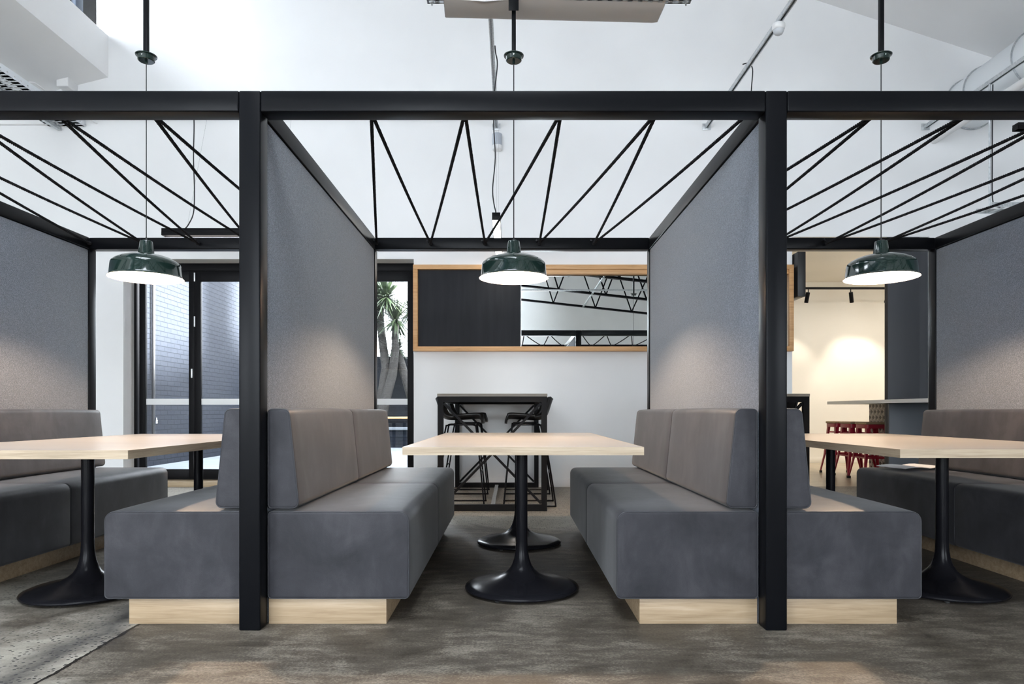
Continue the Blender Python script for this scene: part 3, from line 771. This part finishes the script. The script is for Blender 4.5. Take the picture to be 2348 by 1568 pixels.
MB().lathe([(.046, -.054), (.044, -.072), (.034, -.090), (.018, -.100), (0, -.103)], 32).build('lens', plain('lens_grey', (.6, .62, .65), .3), ds)

def cable_thing(pts, r, label, mat='cable_black', cat='cable'):
    p0 = Vector(pts[0]); t = MB().tube([Vector(p) - p0 for p in pts], r, 8).build('hanging_cable', mat)
    t.location = p0; return tag(t, label, cat)
def smooth(pts, k=6):
    out = []; P = [Vector(p) for p in pts]
    for i in range(len(P) - 1):
        a, b_, c, d_ = P[max(i - 1, 0)], P[i], P[i + 1], P[min(i + 2, len(P) - 1)]
        for q in range(k):
            t = q / k
            out.append(.5 * ((2 * b_) + (c - a) * t + (2 * a - 5 * b_ + 4 * c - d_) * t * t + (3 * b_ - a - 3 * c + d_) * t ** 3))
    out.append(P[-1]); return out
cable_thing(smooth([(-.155, 6.55, 4.43), (-.15, 6.62, 4.40), (-.135, 6.66, 4.3), (-.165, 6.66, 4.0), (-.17, 6.66, 3.7), (-.155, 6.66, 3.4), (-.18, 6.66, 3.1), (-.168, 6.66, 2.95), (-.150, 6.66, 2.87), (-.157, 6.66, 2.848)]), .006, 'thin black cable dropping to the vertical-looking strip lamp')
cable_thing(smooth([(2.34, 6.9, 4.43), (2.40, 6.9, 4.44), (2.44, 6.9, 4.38), (2.43, 6.9, 4.2), (2.42, 6.9, 4.05)]), .006, 'short black cable looped over the sensor strut')

# suspended linear lamps
def linear_lamp(loc, rz, Ln, label, w_=.080, h_=.075, wire=1.55, glow='strip_glow', rc=.036, slant=0.0):
    t = thing('linear_lamp', loc, label, 'lamp', 'slim black linear lamps hung behind the booths', rz)
    MB().box(-w_ / 2, w_ / 2, 0, Ln, rc, h_, .002).box(-w_ / 2, -w_ / 2 + .003, 0, Ln, 0, rc).box(w_ / 2 - .003, w_ / 2, 0, Ln, 0, rc).box(-w_ / 2, w_ / 2, 0, .003, 0, rc).box(-w_ / 2, w_ / 2, Ln - .003, Ln, 0, rc).build('lamp_body', 'black_frame', t)
    MB().box(-w_ / 2 + .004, w_ / 2 - .004, .004, Ln - .004, rc - .006, rc - .0005).build('diffuser', glow, t)
    for y in (.25, Ln - .25): MB().tube([(0, y, h_), (slant, y, h_ + wire)], .0012, 6).build('suspension_wire', 'chrome', t)
    return t
linear_lamp((-.145, 6.60, 2.772), 0, 1.65, 'lit black linear lamp seen end on behind the middle lamp', rc=.010)
linear_lamp((-3.67, 7.20, 2.772), R(-90), 1.45, 'long black linear lamp hung in front of the folding doors', wire=1.555, slant=-.54)
linear_lamp((4.80, 6.50, 3.60), R(-90), 1.5, 'short dark linear lamp end at the right edge under the duct', .08, .06, .5, 'grey_oak')
cable_thing(smooth([(-3.62, 7.72, 4.39), (-3.345, 7.2, 4.0), (-3.35, 7.2, 3.6), (-3.34, 7.2, 3.25), (-3.35, 7.2, 3.02), (-3.40, 7.2, 2.90), (-3.44, 7.2, 2.848)]), .006, 'thin black cable curving down to the left linear lamp')
cr = thing('cross_strut', (-3.3, 7.74, 4.40), 'galvanised cross strut hidden behind the front beam', 'strut')
MB().box(-2.0, 3.1, -.02, .02, 0, .041).build('channel_body', 'galvanised', cr)

# ------------------------------------------------------------------ cable tray at the left
ct = thing('cable_tray', (-5.42, 6.2, 4.40), 'perforated white galvanised cable tray under the left soffit', 'cable tray')
y0, y1 = -3.2, 2.15
side = MB()
for sx in (-.22, .215):
    side.box(sx, sx + .003, y0 * 1.0, y1, .035, .075).box(sx, sx + .003, y0, y1, 0, .022)
    for k in range(54):
        y = y0 + (y1 - y0) * k / 54; side.box(sx, sx + .003, y, y + .078, .022, .035)
side.build('tray_side', plain('tray_white', (.72, .75, .78), .4, .3), ct)
bt = MB()
for k in range(75):
    y = y0 + (y1 - y0) * k / 75; bt.box(-.218, .215, y, y + .042, 0, .002)
bt.box(-.218, -.12, y0, y1, 0, .002).box(-.04, .03, y0, y1, 0, .002).box(.13, .215, y0, y1, 0, .002)
bt.build('tray_floor', 'galvanised', ct)
ca = MB(); rnd = random.Random(4)
for k in range(7):
    xx = -.15 + .045 * k; pts = [(xx + rnd.uniform(-.02, .02), y0 + (y1 - y0) * q / 12, .012 + rnd.uniform(0, .012)) for q in range(13)]
    ca.tube(smooth(pts, 3), .009, 7)
ca.build('cable', 'white_plastic', ct)
MB().box(-.12, -.079, y0, y1, -.045, -.004).build('support_rail', 'galvanised', ct)
cable_thing(smooth([(-5.21, 7.36, 4.47), (-5.20, 7.44, 4.505), (-5.19, 7.56, 4.50), (-5.16, 7.70, 4.46), (-5.12, 7.95, 4.45), (-5.06, 8.34, 4.44)]), .008, 'white cable looping off the tray end', 'white_plastic')
jb = thing('junction_box', (-5.36, 8.24, 4.86), 'small white junction box high on the left of the back wall', 'junction box')
MB().box(-.08, .06, -.08, .11, -.05, .11, .012, 3).build('box_body', 'white_plastic', jb)

# cylindrical speaker/sensor on the wall above the middle lamp
wl = thing('wall_uplight', (-.17, WALL_Y - .05, 4.1), 'small pale grey cylindrical wall light under the middle strut', 'wall light')
MB().lathe([(0, .20), (.052, .20), (.058, .195), (.058, .055), (0, .055)], 28).build('housing', plain('pale_grey', (.42, .46, .52), .4), wl)
MB().lathe([(0, .055), (.060, .055), (.060, .012), (.052, .0), (0, -.002)], 28).build('diffuser', 'white_plastic', wl)

# ------------------------------------------------------------------ round duct at right
du = thing('round_duct', (5.62, 6.3, 4.68), 'large round galvanised air duct at the upper right', 'duct')
Mx = Euler((R(90), 0, 0)).to_matrix()
MB().lathe([(.30, -2.05), (.30, 3.0)], 56, (0, 0, 0), Mx).build('duct_body', plain('duct_metal', (.78, .81, .83), .4, .35), du)
for y in (2.04, 1.72, .95, 0, -1.2):
    MB().lathe([(.300, -.004), (.318, -.004), (.318, .004), (.300, .004)], 56, (0, y, 0), Mx, True).build('flange', 'galvanised', du)
cp = tag(MB().tube([(0, -3, 0), (0, 2.05, 0)], .045, 16).build('conduit_pipe', 'white_plastic', None, 32, (5.17, 6.3, 4.24)), 'white conduit pipe running beside the duct and strut', 'pipe')
rod = thing('hanging_tray', (5.06, 7.22, 3.05), 'small galvanised tray hung on a thin rod at the right', 'tray')
MB().tube([(0, 0, .04), (0, 0, 1.34)], .010, 8).build('threaded_rod', 'galvanised', rod)
tr_ = MB().box(-.06, .9, -.12, -.115, 0, .05).box(-.06, .9, .115, .12, 0, .05)
for k in range(8): tr_.box(-.06 + .12 * k, -.03 + .12 * k, -.115, .115, 0, .008)
tr_.build('tray_body', 'galvanised', rod)
MB().tube(smooth([(.035, 0, 1.33), (.03, 0, 1.0), (.028, 0, .5), (.03, 0, .14), (.06, 0, .05), (.12, 0, .03)]), .006, 8).build('cable', 'cable_black', rod)

# ------------------------------------------------------------------ roof trusses (seen in the mirror)
def truss(y, label):
    t = thing('roof_truss', (0, y, 0), label, 'truss', 'black steel roof trusses')
    z0 = lambda x: roof_z(x) - .12
    zb = lambda x: min(4.35 + .11 * (3.0 - x), z0(x) - .12)
    MB().beam((-4.9, 0, z0(-4.9)), (9.3, 0, z0(9.3)), .06, .07).build('top_chord', 'black_steel', t)
    MB().beam((-4.9, -.04, zb(-4.9)), (9.3, -.04, zb(9.3)), .035, .06).beam((-4.9, .04, zb(-4.9)), (9.3, .04, zb(9.3)), .035, .06).build('bottom_chord', 'black_steel', t)
    xs_ = [-4.8, -3.2, -1.6, 0, 1.4, 2.8, 4.0, 5.2, 6.4]
    for i in range(len(xs_) - 1):
        a = xs_[i]; b_ = xs_[i + 1]; m2 = (a + b_) / 2
        MB().beam((a, 0, zb(a)), (m2, 0, z0(m2)), .03, .04).build('web_member', 'black_steel', t)
        MB().beam((m2, 0, z0(m2)), (b_, 0, zb(b_)), .03, .04).build('web_member', 'black_steel', t)
    return t
for y, s_ in ((4.15, 'over the booth lamps'), (1.5, 'just in front of the booths'), (-1.0, 'over the open floor'), (-3.5, 'second from the front wall'), (-6.0, 'nearest the front wall')):
    truss(y, 'black steel roof truss ' + s_)
for y, s_ in ((.3, 'nearer'), (-2.3, 'farther')):
    cs = thing('cross_strut', (2.0, y, 4.28), 'galvanised cross strut under the trusses, %s one seen in the mirror' % s_, 'strut')
    MB().box(-3.5, 4.5, -.02, .02, 0, .041).build('channel_body', 'galvanised', cs)

# ------------------------------------------------------------------ blackboard / mirror unit
bo = (1.117, WALL_Y, 1.655)
bu = thing('display_board', bo, 'long oak framed board with a blackboard panel and a mirror', 'board')
X0, X1, ZA, ZB, YD, FW = -1.187 - 1.117, 3.42 - 1.117, 0.0, 1.045, -.10, .055
f = MB().box(X0, X1, YD, -.001, ZA, ZA + FW, .002).box(X0, X1, YD, -.001, ZB - FW, ZB, .002)
f.box(X0, X0 + FW, YD, -.001, ZA + FW, ZB - FW, .002).box(X1 - FW, X1, YD, -.001, ZA + FW, ZB - FW, .002)
f.build('frame', 'oak_board_frame', bu)
MB().box(X0 + 1.3, X1 - FW, -.085, -.06, ZB - FW - .055, ZB - FW, .002).box(X0 + 1.3, X1 - FW, -.05, -.03, ZB - FW - .06, ZB - FW, .002).build('sliding_rail', 'oak_board_frame', bu)
xm = (1194 - 1172) * 8.33 / 1565 - 1.117
MB().box(X0 + FW, xm, -.04, -.02, ZA + FW, ZB - FW).build('blackboard_panel', 'blackboard', bu)
MB().box(xm, xm + .006, -.042, -.018, ZA + FW, ZB - FW).build('panel_edge', 'chrome', bu)
MB().box(xm + .006, X1 - FW, -.018, -.002, ZA + FW, ZB - FW - .05).build('mirror', 'mirror_silver', bu)

dspl = thing('wall_display', (3.49, 8.4, 2.31), 'black screen seen edge on beside the board frame at the passage', 'screen')
MB().box(-.035, .062, -.17, .17, 0, .54, .004).build('screen_body', 'black_plastic', dspl)
MB().box(-.048, -.035, -.02, .10, .15, .40).build('wall_bracket', 'black_steel', dspl)

# ------------------------------------------------------------------ high tables and bar stools
def make_high(label):
    t = thing('high_table', (0, 0, 0), label, 'table', 'high tables against the back wall')
    hw_, ht, y0_, y1_ = .51, 1.0875, 6.315, 8.335
    MB().box(-hw_, hw_, y0_, y1_, ht - .026, ht, .001, 1).build('table_top', 'grey_oak', t)
    for ya in (y0_ + .004, y1_ - .056):
        f_ = MB().box(-hw_ + .003, -hw_ + .055, ya, ya + .05, 0, ht - .026).box(hw_ - .055, hw_ - .003, ya, ya + .05, 0, ht - .026)
        f_.box(-hw_ + .055, hw_ - .055, ya, ya + .05, ht - .078, ht - .026).box(-hw_ + .055, hw_ - .055, ya, ya + .05, 0, .058)
        f_.build('leg_frame', 'black_frame', t)
        for s_ in (-1, 1):
            MB().beam((-s_ * (hw_ - .06), ya + .03, ht - .09), (s_ * (hw_ - .06), ya + .03 + .004 * s_, .07), .022, .032, (0, 1, 0)).build('brace', 'black_frame', t)
    for s_ in (-1, 1): MB().box(s_ * (hw_ - .029) - .022, s_ * (hw_ - .029) + .022, y0_ + .054, y1_ - .056, ht - .076, ht - .026).build('rail', 'black_frame', t)
    MB().box(-.02, .02, y0_ + .05, y1_ - .06, .030, .036).build('stretcher', 'galvanised', t)
    return t
ht_ = make_high('high table with black steel cross braced frame at the middle'); ht_.location = (-.174, 0, 0)
dup(ht_, (2.255, 0, 0), 'high table mostly hidden behind the right post')

def make_bar_stool(label, group):
    t = thing('bar_stool', (0, 0, 0), label, 'stool', group)
    prof = [(.225, .800), (.215, .838), (.18, .848), (.08, .842), (-.04, .836), (-.12, .842), (-.165, .868), (-.19, .915), (-.21, .975), (-.228, 1.03), (-.236, 1.043)]
    P = smooth([(p[0], 0, p[1]) for p in prof], 3); n_ = len(P); m2 = 12; vs_ = []
    for i, p in enumerate(P):
        q = i / (n_ - 1)
        wd = .205 if q < .5 else .205 - .055 * ((q - .5) / .5) ** 1.5
        if q < .12: wd *= .80 + .2 * (q / .12)
        nrm = Vector((0, 0, 1)) if q < .5 else Vector((1, 0, .25))
        for j in range(m2 + 1):
            s_ = 2 * j / m2 - 1; curl = .045 * abs(s_) ** 3 * (1 if q > .1 else .3)
            vs_.append(Vector((p.x, s_ * wd, p.z)) + (Vector((.75, 0, .6)) if .42 < q else Vector((0, 0, 1))) * curl)
    fs = [(i * (m2 + 1) + j, i * (m2 + 1) + j + 1, (i + 1) * (m2 + 1) + j + 1, (i + 1) * (m2 + 1) + j) for i in range(n_ - 1) for j in range(m2)]
    o = MB().add(vs_, fs).build('seat_shell', 'black_plastic', t, 70)
    md = o.modifiers.new('thickness', 'SOLIDIFY'); md.thickness = .022; md.offset = -1
    for s_ in (-1, 1):
        pts = smooth([(.12, s_ * .13, .795), (.165, s_ * .14, .785), (.175, s_ * .145, .75), (.215, s_ * .18, .4), (.252, s_ * .205, .035), (.250, s_ * .208, .010), (.22, s_ * .21, .0085),
                      (-.19, s_ * .21, .0085), (-.235, s_ * .208, .010), (-.245, s_ * .205, .035), (-.19, s_ * .18, .4), (-.125, s_ * .145, .75), (-.11, s_ * .14, .785), (-.06, s_ * .13, .795)], 4)
        MB().tube(pts, .008, 8).build('sled_leg', 'black_gloss', t)
    MB().tube([(.222, -.186, .33), (.222, .186, .33)], .007, 8).tube([(-.198, -.186, .33), (-.198, .186, .33)], .007, 8).build('footrest', 'black_gloss', t)
    MB().box(-.10, .16, -.14, .14, .785, .802, .004).build('seat_plate', 'black_gloss', t)
    return t
bs = make_bar_stool('black bar stool on the left of the middle high table, nearer one', 'black moulded bar stools on sled legs')
bs.location = (-.515, 6.80, 0)
dup(bs, (-.515, 7.80, 0), 'black bar stool on the left of the middle high table, by the wall')
dup(bs, (.183, 6.80, 0), 'black bar stool on the right of the middle high table, nearer one', math.pi)
dup(bs, (.183, 7.80, 0), 'black bar stool on the right of the middle high table, by the wall', math.pi)
dup(bs, (2.60, 6.80, 0), 'black bar stool beside the right high table, nearer one', math.pi)
dup(bs, (2.60, 7.80, 0), 'black bar stool beside the right high table, by the wall', math.pi)

# ------------------------------------------------------------------ steel counter, tiles, red stools, spotlights
cn = thing('bar_counter', (5.3, 8.9, 0), 'steel topped counter with cube patterned tiles beside the passage', 'counter')
MB().box(-.73, -.698, -1.45, .97, 1.025, 1.068).box(-.698, .9, -1.45, -.578, 1.025, 1.068).box(-.698, .9, -.46, .97, 1.025, 1.068).build('counter_top', 'brushed_steel', cn)
MB().box(-.14, .8, -.14, .92, 0, 1.025).build('counter_base', 'slate_laminate', cn)
MB().box(-.15, -.14, -.14, .92, 0, 1.025).build('tile_face', 'cube_tile', cn)

def make_red(label):
    t = thing('metal_stool', (0, 0, 0), label, 'stool', 'red metal stools at the steel counter')
    zt = .745
    MB().box(-.155, .155, -.155, .155, zt + .004, zt + .034, .012, 3).build('seat', 'stool_wood', t)
    MB().prism(round_poly([(-.152, -.152), (.152, -.152), (.152, .152), (-.152, .152)], [.04] * 4, 4), 2, zt - .05, zt + .004).build('seat_rim', 'red_metal', t)
    for sx in (-1, 1):
        for sy in (-1, 1):
            path = [(sx * .128, sy * .128, zt - .02), (sx * .140, sy * .140, .55), (sx * .165, sy * .165, .28), (sx * .205, sy * .205, .03)]
            lg = MB()
            for i in range(3):
                a = Vector(path[i]); b_ = Vector(path[i + 1]); wa = .052 - .010 * i; wb_ = .052 - .010 * (i + 1)
                vs_ = []
                for p_, w2 in ((a, wa), (b_, wb_)):
                    for dx, dy in ((0, 0), (-w2 * sx, 0), (-w2 * sx, -.008 * sy), (-.008 * sx, -.008 * sy), (-.008 * sx, -w2 * sy), (0, -w2 * sy)):
                        vs_.append(p_ + Vector((dx + .01 * sx, dy + .01 * sy, 0)))
                fs = [(k, (k + 1) % 6, 6 + (k + 1) % 6, 6 + k) for k in range(6)]
                if i == 0: fs.append((0, 1, 2, 3, 4, 5))
                if i == 2: fs.append((11, 10, 9, 8, 7, 6))
                lg.add(vs_, fs)
            o = lg.build('leg', 'red_metal', t, 20)
            MB().box(sx * .203 - .016, sx * .203 + .016, sy * .203 - .016, sy * .203 + .016, 0, .034, .004).build('foot_cap', 'rubber', o)
    br_ = MB()
    for z, q in ((.30, .160), (.62, .132)):
        for s_ in (-1, 1): br_.beam((-q, s_ * q, z), (q, s_ * q, z), .006, .020).beam((s_ * q, -q, z), (s_ * q, q, z), .006, .020)
    br_.build('crossbar', 'red_metal', t)
    return t
rs = make_red('red metal stool nearest the dark pier, partly behind it'); rs.location = (4.90, 9.28, 0)
dup(rs, (4.89, 9.70, 0), 'middle red metal stool of the three at the counter')
dup(rs, (4.89, 10.13, 0), 'leftmost red metal stool of the three at the counter')

for lx, ly, nm in ((6.6, 10.2, 'farther'), (6.6, 8.9, 'nearer')):  # panels added out of view to brighten the room beyond
    pl_ = thing('fill_panel', (lx, ly, 3.21), 'unseen fill panel added on the ceiling of the room beyond, %s one' % nm, 'added fill light')
    MB().box(-.62, .62, -.32, .32, .01, .04, .003).build('light_frame', 'white_plastic', pl_)
    MB().box(-.6, .6, -.3, .3, .004, .0095).build('diffuser', 'fill_glow', pl_)
tk = thing('light_track', (5.0, 11.6, 3.00), 'black ceiling track with spotlight heads in the room beyond', 'track light')
MB().box(-2.2, 3.0, -.018, .018, 0, .035, .002).build('track', 'black_frame', tk)
MB().tube([(-1.4, 0, .03), (-1.4, 0, .25)], .005, 6).tube([(1.4, 0, .03), (1.4, 0, .25)], .005, 6).build('hanger', 'black_frame', tk)
for k, (x, tilt) in enumerate(((.05, -4), (.77, 14), (1.42, -6), (2.2, 8), (-1.0, 5))):  # last two heads are unseen, added to warm the room beyond
    rot = Euler((R(16), R(-tilt), 0)).to_matrix()
    hd = MB()
    hd.lathe([(0, -.02), (.030, -.02), (.033, -.026), (.033, -.195), (.030, -.20), (.030, -.185), (0, -.185)], 20, (x, 0, -.03), rot)
    hd.tube([(x, 0, 0), (x, 0, -.06)], .008, 8)
    h_ = hd.build('spot_head', 'black_frame', tk)
    MB().lathe([(0, -.190), (.028, -.190), (.028, -.193), (0, -.193)], 16, (x, 0, -.03), rot).build('lens', 'spot_glow', h_)
    ld = bpy.data.lights.new('spot_light', 'SPOT'); ld.energy = 16; ld.color = (1.0, .88, .72); ld.spot_size = R(75); ld.spot_blend = .5; ld.shadow_soft_size = .03
    lo = bpy.data.objects.new('spot_light', ld); COL.objects.link(lo); lo.parent = tk
    dv = rot @ Vector((0, 0, -1)); lo.location = Vector((x, 0, -.03)) + dv * .22
    lo.rotation_euler = dv.to_track_quat('-Z', 'Y').to_euler()
